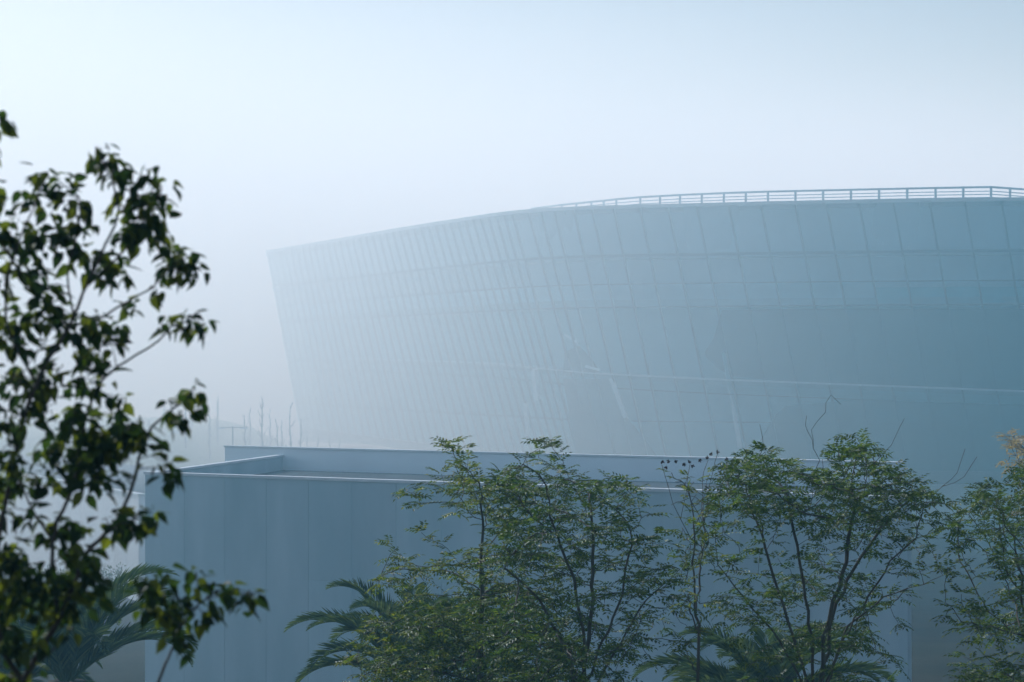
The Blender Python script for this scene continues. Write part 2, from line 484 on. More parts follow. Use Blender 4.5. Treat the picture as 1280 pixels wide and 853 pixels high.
# ------------------------------------------------------------------ trees: space colonisation
def colonise(seed, start, pts, di, dk, step, iters=200, tropism=Vector((0, 0, .12)), fans=()):
    rng = random.Random(seed)
    nodes = [Vector(p) for p in start]; par = [i - 1 for i in range(len(start))]
    for fn in fans:
        pk = min(range(len(start)), key=lambda i: (nodes[i] - fn[0]).length)
        for a, b in zip(fn, fn[1:]):
            m = max(1, int((b - a).length / (step * 1.3)))
            for q in range(1, m + 1):
                nodes.append(a.lerp(b, q / m) + Vector((rng.gauss(0, .015), rng.gauss(0, .03), 0))); par.append(pk); pk = len(nodes) - 1
    P = np.array(pts); alive = np.ones(len(P), bool)
    NP = np.array([tuple(v) for v in nodes])
    near = np.full(len(P), -1); nd = np.full(len(P), 1e9)
    done = 0
    for it in range(iters):
        for k in range(done, len(NP)):
            d = np.linalg.norm(P - NP[k], axis=1)
            m = d < nd; nd[m] = d[m]; near[m] = k
        done = len(NP)
        alive &= nd > dk
        act = alive & (nd < di)
        if not act.any():
            if it > 3: break
        idx = near[act]
        if len(idx) == 0: break
        new = []
        for k in np.unique(idx):
            v = (P[act][idx == k] - NP[k]); v = v / np.linalg.norm(v, axis=1)[:, None]
            d = v.sum(0); ln = np.linalg.norm(d)
            if ln < 1e-6: continue
            d = Vector(d / ln) + tropism + Vector((rng.gauss(0, .13), rng.gauss(0, .13), rng.gauss(0, .13)))
            d.normalize()
            q = Vector(NP[k]) + d * step
            if np.min(np.linalg.norm(NP - np.array(q), axis=1)) < step * .4: continue
            new.append((q, int(k)))
        if not new: break
        for q, k in new:
            nodes.append(q); par.append(k)
        NP = np.array([tuple(v) for v in nodes])
    return nodes, par


def tree_mesh(nodes, par, rtip, rmax, expo=2.3):
    n = len(nodes); ch = [[] for _ in range(n)]
    for i, p in enumerate(par):
        if p >= 0: ch[p].append(i)
    r = [0] * n
    for i in range(n - 1, -1, -1):
        r[i] = rtip if not ch[i] else sum(r[c] ** expo for c in ch[i]) ** (1 / expo) * 1.004
    s = max(r)
    if s > rmax:
        k = math.log(rmax / rtip) / math.log(s / rtip)
        r = [rtip * (x / rtip) ** k for x in r]
    mb = MB()
    stack = [(0, None)]
    while stack:
        i, p = stack.pop()
        pts = []; rr = []
        if p is not None: pts.append(nodes[p]); rr.append(min(r[p], r[i] * 1.15))
        while True:
            pts.append(nodes[i]); rr.append(r[i])
            if not ch[i]: break
            c = sorted(ch[i], key=lambda k: -r[k])
            for k in c[1:]: stack.append((k, i))
            i = c[0]
        if len(pts) > 1:
            mb.tube(pts, rr, 8 if rr[0] > .05 else (5 if rr[0] > .012 else 3))
    return mb, r, ch


class Leaves:
    """collects many leaf quads in numpy"""
    def __init__(s): s.V = []; s.F = []; s.n = 0
    def diamond(s, base, d, side, nrm_, ln, w, fold=.15):
        b = s.n
        m = base + d * (ln * .45)
        s.V += [base, m - side * (w / 2) + nrm_ * (w * fold), base + d * ln - nrm_ * (ln * .12), m + side * (w / 2) + nrm_ * (w * fold)]
        s.F += [(b, b + 1, b + 2), (b, b + 2, b + 3)]; s.n += 4
    def broad(s, base, d, side, nrm_, ln, w, curl=.15, fold=.25):
        b = s.n
        q = lambda t: base + d * (ln * t) - nrm_ * (curl * ln * t * t)
        f = nrm_ * (w * fold)
        s.V += [base, q(.28), q(.6), q(1.0),
                q(.22) - side * w * .46 + f, q(.55) - side * w * .42 + f * .9, q(.82) - side * w * .14 + f * .4,
                q(.22) + side * w * .46 + f, q(.55) + side * w * .42 + f * .9, q(.82) + side * w * .14 + f * .4]
        s.F += [(b, b + 1, b + 4), (b + 1, b + 2, b + 5, b + 4), (b + 2, b + 3, b + 6, b + 5),
                (b, b + 7, b + 1), (b + 1, b + 7, b + 8, b + 2), (b + 2, b + 8, b + 9, b + 3)]
        s.n += 10
    def build(s, name, mat, parent): return mesh_obj(name, s.V, s.F, mat, parent)


def rvec(rng, s=1.0): return Vector((rng.gauss(0, s), rng.gauss(0, s), rng.gauss(0, s)))


def pinnate(L, rng, base, dirn, ln, nl, ll, lw):
    """one compound leaf: leaflets in pairs along an arching rachis, lying fairly flat"""
    d = dirn.normalized(); side = d.cross(Vector((0, 0, 1)))
    side = side.normalized() if side.length > 1e-3 else Vector((1, 0, 0))
    up = side.cross(d).normalized()
    roll = rng.gauss(0, .35)
    side, up = side * math.cos(roll) + up * math.sin(roll), up * math.cos(roll) - side * math.sin(roll)
    for k in range(nl):
        t = .22 + .78 * k / max(1, nl - 1)
        p = base + d * (ln * t) - Vector((0, 0, 1)) * (ln * .16 * t * t)
        if k == nl - 1:
            L.diamond(p, (d - Vector((0, 0, .45))).normalized(), side, up, ll, lw); continue
        for sg in (-1, 1):
            dd = (side * sg + d * (.45 + .3 * rng.random()) - Vector((0, 0, .02 + .22 * rng.random()))).normalized()
            s2 = dd.cross(up).normalized()
            L.diamond(p, dd, s2, up, ll * rng.uniform(.8, 1.15), lw * rng.uniform(.8, 1.15))


def in_poly(x, y, poly):
    c = False; j = len(poly) - 1
    for i in range(len(poly)):
        xi, yi = poly[i]; xj, yj = poly[j]
        if (yi > y) != (yj > y) and x < (xj - xi) * (y - yi) / (yj - yi) + xi: c = not c
        j = i
    return c


def pinnate_tree(seed, Y, base_px, crown, stems, nattr, dens, mat, label, cat='tree', thick=2.2, name='pinnate_tree', hollow=.35,
                 leaf=(.24, 5, .085, .034), rmax=.062, group=None, bare=(), full=.75, fans=(), step=.14, rtip=.0045):
    rng = random.Random(seed)
    root = empty(name, (at(base_px, 450, Y).x, Y, 0))
    tag(root, label, cat, group)
    o = root.location.copy()
    xs = [p[0] for p in crown]; ys = [p[1] for p in crown]
    cx = sum(xs) / len(xs)
    # clumps: sub-volumes so the crown has gaps
    clumps = []
    for _ in range(4000):
        if len(clumps) >= dens * .62: break
        x, y = rng.uniform(min(xs), max(xs)), rng.uniform(min(ys), max(ys))
        if not in_poly(x, y, crown): continue
        if y > min(ys) + 110 and rng.random() < hollow * 1.6: continue
        w = thick * math.sqrt(max(.1, 1 - ((x - cx) / (max(xs) - min(xs)) * 1.6) ** 2))
        clumps.append((at(x, y, Y + rng.uniform(-w, w)), rng.uniform(.28, .55)))
    pts = []
    while len(pts) < nattr:
        if rng.random() < .86:
            c, r_ = rng.choice(clumps)
            p = c + Vector((rng.gauss(0, r_), rng.gauss(0, r_), rng.gauss(0, r_ * .45)))
        else:
            x, y = rng.uniform(min(xs), max(xs)), rng.uniform(min(ys), max(ys))
            if rng.random() < hollow and y > min(ys) + 120: continue
            p = at(x, y, Y + rng.uniform(-thick, thick))
        ux = 640 + p.x / p.y * F; uy = HZ - (p.z - CZ) / p.y * F
        if in_poly(ux, uy, crown): pts.append(tuple(p))
    # stems: start polyline from the ground to the fork
    start = []
    z0 = at(0, stems[0][1], Y).z
    gx = root.location.x
    first = at(stems[0][0], stems[0][1], Y)
    for k in range(14):
        t = k / 14
        start.append(Vector((gx + (first.x - gx) * t * t + .08 * math.sin(k), Y + .06 * math.cos(k * 1.7), first.z * t)))
    for s in stems: start.append(at(s[0], s[1], Y))
    fl_ = []
    for fn in fans:
        dy = rng.uniform(-thick * .6, thick * .6)
        fl_.append([at(x, y, Y) + Vector((0, dy * i / (len(fn) - 1), 0)) for i, (x, y) in enumerate(fn)])
    nodes, par = colonise(seed, start, pts, 3.2, .22, step, fans=fl_)
    # bare whips
    whips = []
    for w in bare:
        p = [at(a, b, Y + .3) for a, b in w]
        k = min(range(len(nodes)), key=lambda i: (nodes[i] - p[0]).length)
        prevk = k
        for a, b in zip(p, p[1:]):
            for t in (.5, 1.0):
                nodes.append(a.lerp(b, t) + rvec(rng, .012)); par.append(prevk); prevk = len(nodes) - 1
        whips.append(prevk)
    mb, r, ch = tree_mesh(nodes, par, rtip, rmax)
    mb.V = [v - o for v in mb.V]
    mb.build('trunk', M['bark'], root, smooth=True)
    L = Leaves(); wh = set()
    for k in whips:
        i = k
        for _ in range(2 * 4):
            wh.add(i); i = par[i]
    for i in range(15, len(nodes)):
        if r[i] > rtip * 3.3 or i in wh: continue
        nk = int((5 if not ch[i] else 2) * full + rng.random())
        d0 = (nodes[i] - nodes[par[i]]).normalized()
        for k in range(nk):
            a = rng.uniform(0, 6.283)
            d = Vector((math.cos(a), math.sin(a), rng.uniform(-.1, .35))) * .8 + d0 * .5
            pinnate(L, rng, nodes[i] - o, d, leaf[0] * rng.uniform(.7, 1.25), leaf[1], leaf[2], leaf[3])
    L.build('crown', mat, root)
    print(label, 'nodes', len(nodes), 'leaflets', L.n // 4)
    return root


T_A1 = [(548, 545), (575, 536), (595, 560), (600, 590), (625, 625), (650, 590), (700, 640), (720, 720), (740, 800), (740, 960), (420, 960), (400, 860), (470, 760),
        (462, 712), (482, 700), (478, 668), (498, 640), (495, 605), (512, 604), (535, 650), (560, 640), (555, 600), (540, 560)]
pinnate_tree(11, 38, 600, T_A1, [(600, 853), (601, 790), (603, 745), (601, 700), (604, 660)], 800, 60, M['leafB'],
             'slender green tree with one straight stem, left of the bushier one', hollow=.2)
T_A2 = [(612, 560), (640, 536), (672, 540), (700, 556), (716, 600), (732, 598), (752, 594), (788, 598), (815, 625), (835, 650), (860, 680), (850, 760), (852, 960), (600, 960), (592, 760), (618, 660), (606, 610)]
pinnate_tree(12, 36, 726, T_A2, [(726, 900), (726, 845)], 1150, 80, M['leafA'],
             'bushy green tree with fanning stems in front of the middle of the dark wall', hollow=.15, full=.7,
             fans=[[(726, 870), (705, 800), (672, 745), (632, 705)], [(726, 870), (728, 790), (716, 720), (690, 650)], [(726, 870), (738, 780), (742, 700), (738, 640)], [(726, 870), (755, 800), (776, 740), (786, 660)], [(726, 890), (775, 800), (805, 745), (845, 705)]])
T_U = [(470, 800), (505, 770), (545, 745), (600, 735), (650, 742), (690, 770), (715, 810), (725, 960), (455, 960)]
pinnate_tree(16, 40, 585, T_U, [(585, 1000), (585, 930)], 520, 50, M['leafA'],
             'dense dark undergrowth tree low between the two palms, at the bottom edge', hollow=0, full=1.5)
T_B = [(892, 600), (912, 560), (938, 556), (965, 552), (985, 575), (1005, 570), (1020, 600), (1035, 580), (1048, 545), (1070, 540), (1092, 548), (1110, 580), (1150, 592),
       (1180, 625), (1200, 650), (1190, 690), (1150, 720), (1130, 780), (1140, 960), (930, 960), (900, 800), (870, 700), (885, 640)]
pinnate_tree(13, 36, 1020, T_B, [(1020, 900), (1018, 850)], 1250, 90, M['leafA'],
             'wide vase shaped green tree with many thin stems, right of the bare twiggy one', hollow=.5, full=.75,
             fans=[[(1020, 890), (990, 790), (965, 720), (945, 650)], [(1020, 890), (1012, 780), (1000, 700), (985, 630)], [(1020, 890), (1030, 780), (1052, 700), (1060, 620)], [(1020, 890), (1042, 770), (1080, 700), (1112, 655), (1150, 628)],
                   [(1020, 890), (1062, 785), (1110, 750), (1160, 735), (1190, 726)], [(1020, 890), (975, 800), (930, 745), (895, 705)], [(1020, 890), (1050, 800), (1110, 700), (1140, 670)]],
             bare=[[(1030, 590), (1018, 560), (1014, 538), (1030, 515), (1038, 495), (1054, 505)], [(1018, 560), (1010, 540), (1008, 520)], [(955, 570), (952, 550), (950, 530)], [(1112, 570), (1120, 545), (1130, 522)],
                   [(1150, 628), (1178, 608), (1196, 590), (1208, 562)], [(1178, 608), (1205, 595), (1220, 570)]])
T_C = [(1195, 640), (1215, 610), (1240, 605), (1255, 590), (1262, 578), (1290, 575), (1330, 560), (1400, 600), (1430, 700), (1420, 960), (1230, 960), (1190, 850), (1165, 800), (1190, 760), (1180, 700), (1170, 650)]
pinnate_tree(14, 37, 1330, T_C, [(1330, 930), (1320, 860), (1300, 800)], 900, 60, M['leafA'],
             'green tree with drooping outer branches at the right edge of the view')
T_D = [(822, 590), (850, 575), (880, 570), (905, 600), (912, 680), (900, 750), (890, 960), (830, 960), (835, 760), (842, 680)]
td = pinnate_tree(15, 34.5, 868, T_D, [(870, 900), (872, 850), (874, 780)], 170, 18, M['leafB'],
             'sparse twiggy tree with dark dry seed heads between two leafy trees', hollow=.0, full=.3,
             bare=[[(874, 700), (850, 650), (835, 610), (828, 580)], [(850, 650), (858, 610), (862, 580)], [(876, 680), (885, 630), (892, 590), (897, 566)], [(880, 650), (878, 600), (884, 575)], [(895, 640), (902, 600), (910, 575)]])
rng = random.Random(5)
sh = Leaves()
for px, py in [(828, 578), (832, 585), (845, 577), (862, 577), (866, 583), (884, 572), (897, 565), (908, 574), (855, 581), (835, 577), (889, 568), (900, 590), (875, 576)]:
    c = at(px, py, 34.8) - td.location
    sh = Leaves()
    for _ in range(14):
        d = rvec(rng).normalized(); s_ = d.orthogonal().normalized(); sh.diamond(c, d, s_, d.cross(s_), .035, .025)
    sh.build('seed_head', M['seed'], td)

# autumn tree at the right edge, further back
T_Y = [(1236, 538), (1262, 520), (1280, 500), (1330, 470), (1400, 500), (1440, 600), (1420, 700), (1300, 680), (1262, 640), (1290, 600), (1235, 590), (1262, 560)]
pinnate_tree(21, 92, 1345, T_Y, [(1345, 760), (1345, 700)], 420, 40, M['leafY'],
             'hazy tree with pale orange autumn leaves at the right edge', thick=3.5, leaf=(.4, 4, .17, .07), step=.3, rtip=.012)

# ------------------------------------------------------------------ near broad-leaved tree, left
rng = random.Random(77)
NY = 10.2
near_tree = empty('broadleaf_tree', (at(-40, 450, NY).x, NY, 0))
tag(near_tree, 'dark near tree with drooping pointed leaves, slightly out of focus at the left', 'tree')
no = near_tree.location.copy()
skel = {
    'main': [(-40, 1000), (-10, 900), (27, 852), (50, 812), (73, 776), (92, 735), (111, 691), (130, 668), (151, 642), (168, 600), (178, 562), (190, 535), (215, 512), (236, 492)],
    'b1': [(73, 776), (66, 720), (67, 678), (76, 640), (89, 607), (96, 560), (110, 510), (129, 474), (156, 452), (196, 425), (212, 408), (240, 400)],
    'b2': [(27, 852), (5, 800), (0, 740), (10, 660), (20, 600), (32, 540), (50, 490), (67, 456), (82, 430), (94, 407), (108, 375), (120, 350), (135, 320), (150, 285), (152, 250), (140, 215), (128, 188)],
    'b3': [(120, 350), (150, 322), (175, 295), (190, 262), (198, 222)],
    'b4': [(94, 407), (129, 394), (158, 376), (187, 358), (205, 335), (228, 322)],
    'b5': [(50, 490), (30, 440), (22, 400), (28, 350), (42, 300), (60, 262), (72, 230)],
    'b6': [(28, 350), (8, 300), (-5, 240), (2, 190), (10, 145)],
    'b7': [(94, 407), (86, 360), (92, 320), (102, 280), (100, 248)],
    'b8': [(170, 930), (196, 853), (205, 828), (214, 803), (216, 775), (206, 745), (200, 730)],
    'b9': [(214, 803), (232, 775), (252, 752), (278, 742), (300, 750), (322, 745)],
    'b10': [(67, 678), (40, 640), (22, 612), (5, 590)],
    'b11': [(111, 691), (128, 672), (150, 655), (170, 650)],
    'b12': [(0, 740), (-20, 690), (-30, 620), (-20, 560), (0, 510), (30, 480), (55, 462)],
    'b13': [(-10, 900), (10, 870), (45, 830), (80, 800)],
}
depth = dict(main=0, b1=.05, b2=-.15, b3=-.1, b4=.12, b5=-.3, b6=-.45, b7=-.05, b8=.25, b9=.2, b10=.2, b11=-.1, b12=-.35, b13=.1)
rad = dict(main=.022, b1=.014, b2=.018, b3=.008, b4=.008, b5=.010, b6=.009, b7=.007, b8=.010, b9=.006, b10=.008, b11=.006, b12=.012, b13=.008)
nodesN = []
mb = MB()
def near_pt(k, j, px, py): return at(px, py, NY) + Vector((0, depth[k] * min(1, j / 3) + .03 * math.sin(j * 1.3 + len(k)), 0))
for k, pl in skel.items():
    pts = []
    for j, (x, y) in enumerate(pl): pts.append(near_pt(k, j, x, y))
    # densify with a smooth curve
    dp = []
    for j in range(len(pts) - 1):
        p0 = pts[max(0, j - 1)]; p1 = pts[j]; p2 = pts[j + 1]; p3 = pts[min(len(pts) - 1, j + 2)]
        for t in (0, .33, .66):
            dp.append(.5 * ((2 * p1) + (p2 - p0) * t + (2 * p0 - 5 * p1 + 4 * p2 - p3) * t * t + (3 * p1 - p0 - 3 * p2 + p3) * t ** 3) + rvec(rng, .0025))
    dp.append(pts[-1])
    m = len(dp)
    mb.tube([p - no for p in dp], [rad[k] * .62 * (1 - .8 * i / m) + .0012 for i in range(m)], 7)
    if k == 'b8':
        mb.tube([Vector((0, 0, 7.0)), Vector((.25, .1, 9.5)), dp[0] - no], [.05, .03, rad[k]], 7)
    nodesN += dp
# lower stem to the ground
mb.tube([Vector((0, 0, -.05)), Vector((.05, 0, 1.5)), Vector((-.08, .03, 4)), Vector((.04, 0, 7)), Vector((-.05, 0, 9.5)), Vector((0, 0, 11.2)), at(-40, 1000, NY) - no + Vector((0, 0, .0))],
        [.16, .13, .11, .09, .06, .04, .024], 12)
# clusters: px, py, radius px, leaves
CL = [(8, 150, 14, 10), (2, 180, 10, 5), (128, 188, 14, 9), (140, 203, 14, 10), (152, 220, 10, 6), (190, 216, 12, 7), (203, 238, 14, 12), (168, 240, 14, 9), (185, 262, 18, 16), (200, 285, 18, 18), (180, 285, 14, 10),
      (160, 268, 10, 5), (165, 292, 12, 8), (205, 325, 18, 22), (222, 318, 14, 9), (235, 335, 8, 4), (60, 222, 12, 8), (76, 232, 12, 9), (35, 244, 14, 9), (14, 250, 14, 9), (100, 252, 12, 7), (106, 270, 12, 8), (72, 256, 12, 7),
      (45, 300, 20, 20), (22, 285, 14, 8), (6, 292, 14, 10), (92, 300, 16, 13), (74, 288, 12, 8), (128, 328, 18, 18), (148, 340, 12, 8), (104, 322, 12, 6), (52, 345, 14, 9), (66, 362, 10, 5), (10, 345, 18, 16), (28, 330, 12, 6),
      (110, 402, 20, 24), (128, 410, 14, 12), (60, 384, 18, 16), (22, 398, 18, 14), (40, 392, 12, 8), (145, 404, 10, 6), (205, 405, 9, 7), (232, 398, 12, 10), (245, 404, 8, 5), (158, 378, 9, 4), (112, 440, 12, 8), (20, 425, 16, 10), (135, 428, 10, 5),
      (45, 470, 18, 14), (12, 470, 16, 10), (80, 462, 12, 6), (60, 430, 10, 5), (92, 440, 8, 3), (190, 362, 8, 4), (80, 405, 12, 6),
      (50, 492, 22, 24), (120, 480, 20, 18), (85, 515, 20, 18), (28, 520, 20, 16), (110, 540, 24, 28), (72, 558, 24, 26), (95, 578, 26, 34), (132, 562, 18, 18), (150, 545, 14, 12), (172, 535, 16, 14), (186, 548, 14, 12), (222, 520, 9, 5), (212, 502, 10, 6), (240, 490, 9, 7), (236, 510, 6, 3),
      (150, 500, 10, 4), (140, 520, 12, 7), (205, 576, 14, 10), (215, 590, 8, 4), (8, 600, 14, 8), (5, 640, 12, 7), (120, 600, 16, 12), (50, 598, 20, 16), (28, 575, 14, 8), (150, 590, 8, 3), (158, 645, 16, 14), (128, 650, 14, 9), (172, 652, 12, 8), (190, 640, 6, 3), (60, 662, 16, 14), (88, 655, 10, 5), (20, 678, 16, 10), (40, 640, 12, 6),
      (82, 698, 24, 24), (45, 725, 26, 34), (12, 745, 24, 28), (105, 722, 18, 14), (60, 765, 26, 28), (120, 690, 12, 8), (20, 700, 18, 16), (96, 755, 14, 9), (70, 720, 20, 18), (110, 745, 14, 6),
      (200, 735, 20, 20), (215, 760, 18, 20), (240, 722, 12, 6), (225, 785, 12, 8), (188, 760, 14, 9), (278, 742, 10, 8), (296, 752, 9, 8), (308, 748, 8, 7), (262, 750, 8, 4), (235, 802, 9, 5), (180, 725, 10, 5), (255, 765, 7, 3),
      (8, 800, 22, 16), (30, 790, 18, 12), (-10, 770, 24, 20), (60, 800, 10, 4), (-25, 500, 40, 26), (-30, 400, 40, 26), (-25, 600, 40, 30), (-30, 300, 30, 18), (-30, 700, 40, 30), (15, 850, 16, 9), (40, 848, 12, 4), (90, 790, 8, 3), (-40, 830, 40, 24), (15, 560, 16, 10), (0, 530, 14, 8)]
L = Leaves()
kd = kdtree.KDTree(len(nodesN))
for i, p in enumerate(nodesN): kd.insert(p, i)
kd.balance()
for (x, y, rp_, nl) in CL:
    c = at(x, y, NY)
    # attach to a branch point that lies a little lower
    cand = [q for q in kd.find_n(c - Vector((0, 0, .05)), 14)]
    q = min(cand, key=lambda q: (q[0] - c).length + (0.25 if q[0].z > c.z + .02 else 0))
    bp = q[0]
    c.y = bp.y + rng.uniform(-.12, .12)
    s_ = rp_ / F * NY
    tips = [c + Vector((rng.gauss(0, s_ * .5), rng.gauss(0, s_ * .7), rng.gauss(0, s_ * .4))) for _ in range(max(1, nl // 6))]
    mid = bp.lerp(c, .6) + Vector((0, 0, .02))
    mb.tube([bp - no, mid - no, c - no], [.0032, .0024, .0016], 4)
    for tp in tips:
        mb.tube([c - no, c.lerp(tp, .5) + Vector((0, 0, .008)) - no, tp - no], [.0017, .0014, .001], 3)
    for k in range(int(nl * 2.05)):
        tp = rng.choice(tips + [c])
        b = c.lerp(tp, rng.random()) + rvec(rng, s_ * .55)
        a = rng.uniform(0, 6.283)
        d = Vector((math.cos(a) * .75, math.sin(a) * .75, rng.uniform(-1.5, .25))).normalized()
        up = (Vector((0, 0, 1)) + rvec(rng, .45)); side = d.cross(up)
        side = side.normalized() if side.length > .05 else d.orthogonal().normalized()
        u = side.cross(d).normalized()
        ln = rng.uniform(.050, .095) * (1 if rng.random() > .15 else .6)
        stem = b + d * ln * .3
        L.broad(stem - no, d, side, u, ln, ln * rng.uniform(.5, .68), curl=rng.uniform(.0, .3), fold=rng.uniform(.05, .3))
mb.build('trunk', M['bark_dark'], near_tree, smooth=True)
L.build('crown', M['leafC'], near_tree)

# ------------------------------------------------------------------ palms
def palm(seed, px, py, Y, label, nf=34, fl=3.4, spread=70, az0=0.0):
    rng = random.Random(seed)
    c = at(px, py, Y)
    root = empty('palm_tree', (c.x, Y, 0)); tag(root, label, 'palm tree', 'palm trees below the dark wall')
    mb = MB()
    k = 22
    mb.tube([Vector((0, 0, c.z * i / k - .02)) for i in range(k + 1)], [.34 + .03 * (i % 2) + (.10 * max(0, i - k + 4) / 4) for i in range(k + 1)], 14)
    mb.build('trunk', M['palmbark'], root, smooth=False)
    for f in range(nf):
        az = az0 + f * 2.39996
        el = R(87 - spread * (f / nf) ** 1.1) + rng.gauss(0, .06)
        ln = fl * rng.uniform(.85, 1.1) * (1 if f > 4 else .75)
        hd = Vector((math.cos(az), math.sin(az), 0))
        L = Leaves(); mbf = MB()
        n = 26; p = Vector((0, 0, c.z)) + hd * .15; e = el; pts = []; rr = []
        for i in range(n + 1):
            pts.append(p.copy()); rr.append(.028 * (1 - i / n) + .004)
            d = hd * math.cos(e) + Vector((0, 0, math.sin(e)))
            p = p + d * (ln / n); e -= 2.1 / n * (.25 + 1.5 * (i / n) ** 1.3) * (1.0 if el > .3 else .8)
        mbf.tube(pts, rr, 5)
        fr = mbf.build('frond', M['leafP'], root)
        side0 = hd.cross(Vector((0, 0, 1)))
        for i in range(2, n):
            for h in (0, .33, .66):
                q = pts[i].lerp(pts[i + 1], h)
                d = (pts[i + 1] - pts[i]).normalized(); up = side0.cross(d).normalized()
                t = (i + h) / n
                ll = ln * .2 * math.sin(math.pi * min(1, .18 + t * .84)) ** .7 + .05
                for sg in (-1, 1):
                    dd = (d * .85 + side0 * sg * .62 + up * (.38 + rng.gauss(0, .08))).normalized()
                    s2 = dd.cross(up).normalized()
                    L.diamond(q, dd, s2, up, ll * rng.uniform(.9, 1.08), .04, .3)
        L.build('leaflets', M['leafP'], fr)
    return root
palm(31, 84, 850, 57, 'hazy palm with arching fronds at the lower left, beneath the near tree', az0=.6, nf=22, fl=3.9, spread=48)
palm(32, 520, 862, 57, 'palm with arching fronds in front of the dark wall, left of the slender green tree', az0=2.2, fl=3.6, nf=26, spread=55)
palm(33, 965, 905, 56, 'palm half hidden behind the stems of the wide vase shaped tree', az0=1.2, fl=3.5)
palm(34, -5, 868, 64, 'palm largely hidden behind the near tree at the left edge', az0=.2, fl=3.2)

# ------------------------------------------------------------------ bare far trees and lamps
def bare_tree(seed, px, Y, H, label):
    rng = random.Random(seed)
    gz = ground_z((px - 640) / F * Y, Y)
    root = empty('bare_tree', ((px - 640) / F * Y, Y, gz)); tag(root, label, 'tree', 'bare trees in the fog beyond the low buildings')
    nodes = [Vector((0, 0, -.1))]; par = [-1]
    for k in range(1, 11): nodes.append(Vector((rng.gauss(0, .05), rng.gauss(0, .05), H * k / 10))); par.append(len(nodes) - 2)
    for k in range(3, 11):
        for _ in range(3):
            a = rng.uniform(0, 6.28); ln = H * rng.uniform(.08, .2) * (1.2 - k / 12); pk = k; b = nodes[k]
            for q in range(1, 4):
                b = b + Vector((math.cos(a) * .45, math.sin(a) * .45, .9)) * ln / 3 + rvec(rng, .04)
                nodes.append(b); par.append(pk); pk = len(nodes) - 1
                if q < 3 and rng.random() < .7:
                    a2 = a + rng.choice((-1, 1)) * .8
                    nodes.append(b + Vector((math.cos(a2) * .5, math.sin(a2) * .5, .8)) * ln / 3); par.append(pk)
    mb, r, ch = tree_mesh(nodes, par, .015, .09)
    mb.build('trunk', M['bark_pale'], root, smooth=True)
def ground_z(x, y):
    if not (185 < y < 330 and -150 < x < -17): return 0.0
    a = min(1, max(0, (y - 185) / 22)); a = a * a * (3 - 2 * a)
    b = min(1, max(0, (330 - y) / 60)); b = b * b * (3 - 2 * b)
    c = min(1, max(0, (-17 - x) / 16)); c = c * c * (3 - 2 * c)
    return 7.4 * a * b * c * (1 + .03 * math.sin(x * .13 + y * .05))
rng = random.Random(9)
bt = [(232, 214, 508), (240, 236, 520), (262, 216, 520), (272, 232, 498), (306, 216, 522), (313, 240, 512), (328, 214, 500), (338, 250, 515), (346, 222, 528), (352, 238, 530), (363, 220, 512), (376, 226, 528), (384, 260, 540), (398, 250, 545), (412, 262, 548), (424, 270, 546), (187, 220, 526), (150, 212, 515), (205, 240, 510)]
for k, (px, Y, ty) in enumerate(bt):
    gz = ground_z((px - 640) / F * Y, Y)
    H = CZ + (HZ - ty) / F * Y - gz
    bare_tree(100 + k, px, Y, H, 'faint leafless young tree in the fog beyond the low buildings')
def lamp(px, Y, ty, label):
    x = (px - 640) / F * Y; gz = ground_z(x, Y); H = CZ + (HZ - ty) / F * Y - gz
    root = empty('street_lamp', (x, Y, gz)); tag(root, label, 'street lamp')
    mb = MB(); mb.tube([Vector((0, 0, -.05)), Vector((0, 0, H))], [.09, .06], 8); mb.build('pole', M['mullion'], root)
    mb = MB(); mb.bar((-1.0, 0, H - .1), (1.0, 0, H - .1), .07, .07); mb.build('arm', M['mullion'], root)
    for s in (-1, 1):
        mb = MB(); mb.box(s * .95 - .3, s * .95 + .3, -.14, .14, H - .22, H - .13); mb.build('lamp_head', M['rail'], root)
lamp(291, 205, 533, 'faint double armed street lamp in the fog beyond the flat roof')
# service box on the mound
bxr = empty('utility_box', (at(218, 557, 222).x, 222, ground_z(at(218, 557, 222).x, 222) - .02)); tag(bxr, 'small grey utility box on the far grass mound', 'utility box')
mb = MB(); mb.box(-.42, .42, -.3, .3, 0, .95); mb.build('cabinet', M['slab'], bxr)
mb = MB(); mb.box(-.48, .48, -.36, .36, .955, 1.03); mb.build('lid', M['coping'], bxr)
# reedy shrubs at the foot of the pavilion
def shrub(seed, x, y, h, w, mat, label, n=500):
    rng = random.Random(seed); root = empty('shrub', (x, y, 0)); tag(root, label, 'shrub')
    L = Leaves(); mb = MB()
    for k in range(40):
        a = rng.uniform(0, 6.28); rr = rng.random() * w * .8; hh = h * rng.uniform(.6, 1)
        mb.tube([Vector((rr * .2 * math.cos(a), rr * .2 * math.sin(a), -.02)), Vector((rr * math.cos(a), rr * math.sin(a), hh))], [.02, .006], 4)
        for _ in range(n // 40):
            t = rng.uniform(.2, 1.05); p = Vector((rr * t * math.cos(a), rr * t * math.sin(a), hh * t)) + rvec(rng, .12)
            d = (rvec(rng) + Vector((0, 0, .5))).normalized(); s_ = d.orthogonal().normalized(); L.diamond(p, d, s_, d.cross(s_), .2, .08)
    mb.build('stems', M['bark'], root); L.build('foliage', mat, root)
shrub(1, -21.6, 128, 3.2, 1.8, M['leafH'], 'tall thin brownish shrub at the foot of the pale building', 900)
shrub(2, -25.0, 132, 2.8, 1.8, M['leafH'], 'lower brownish shrub left of the tall thin one by the pale building', 700)

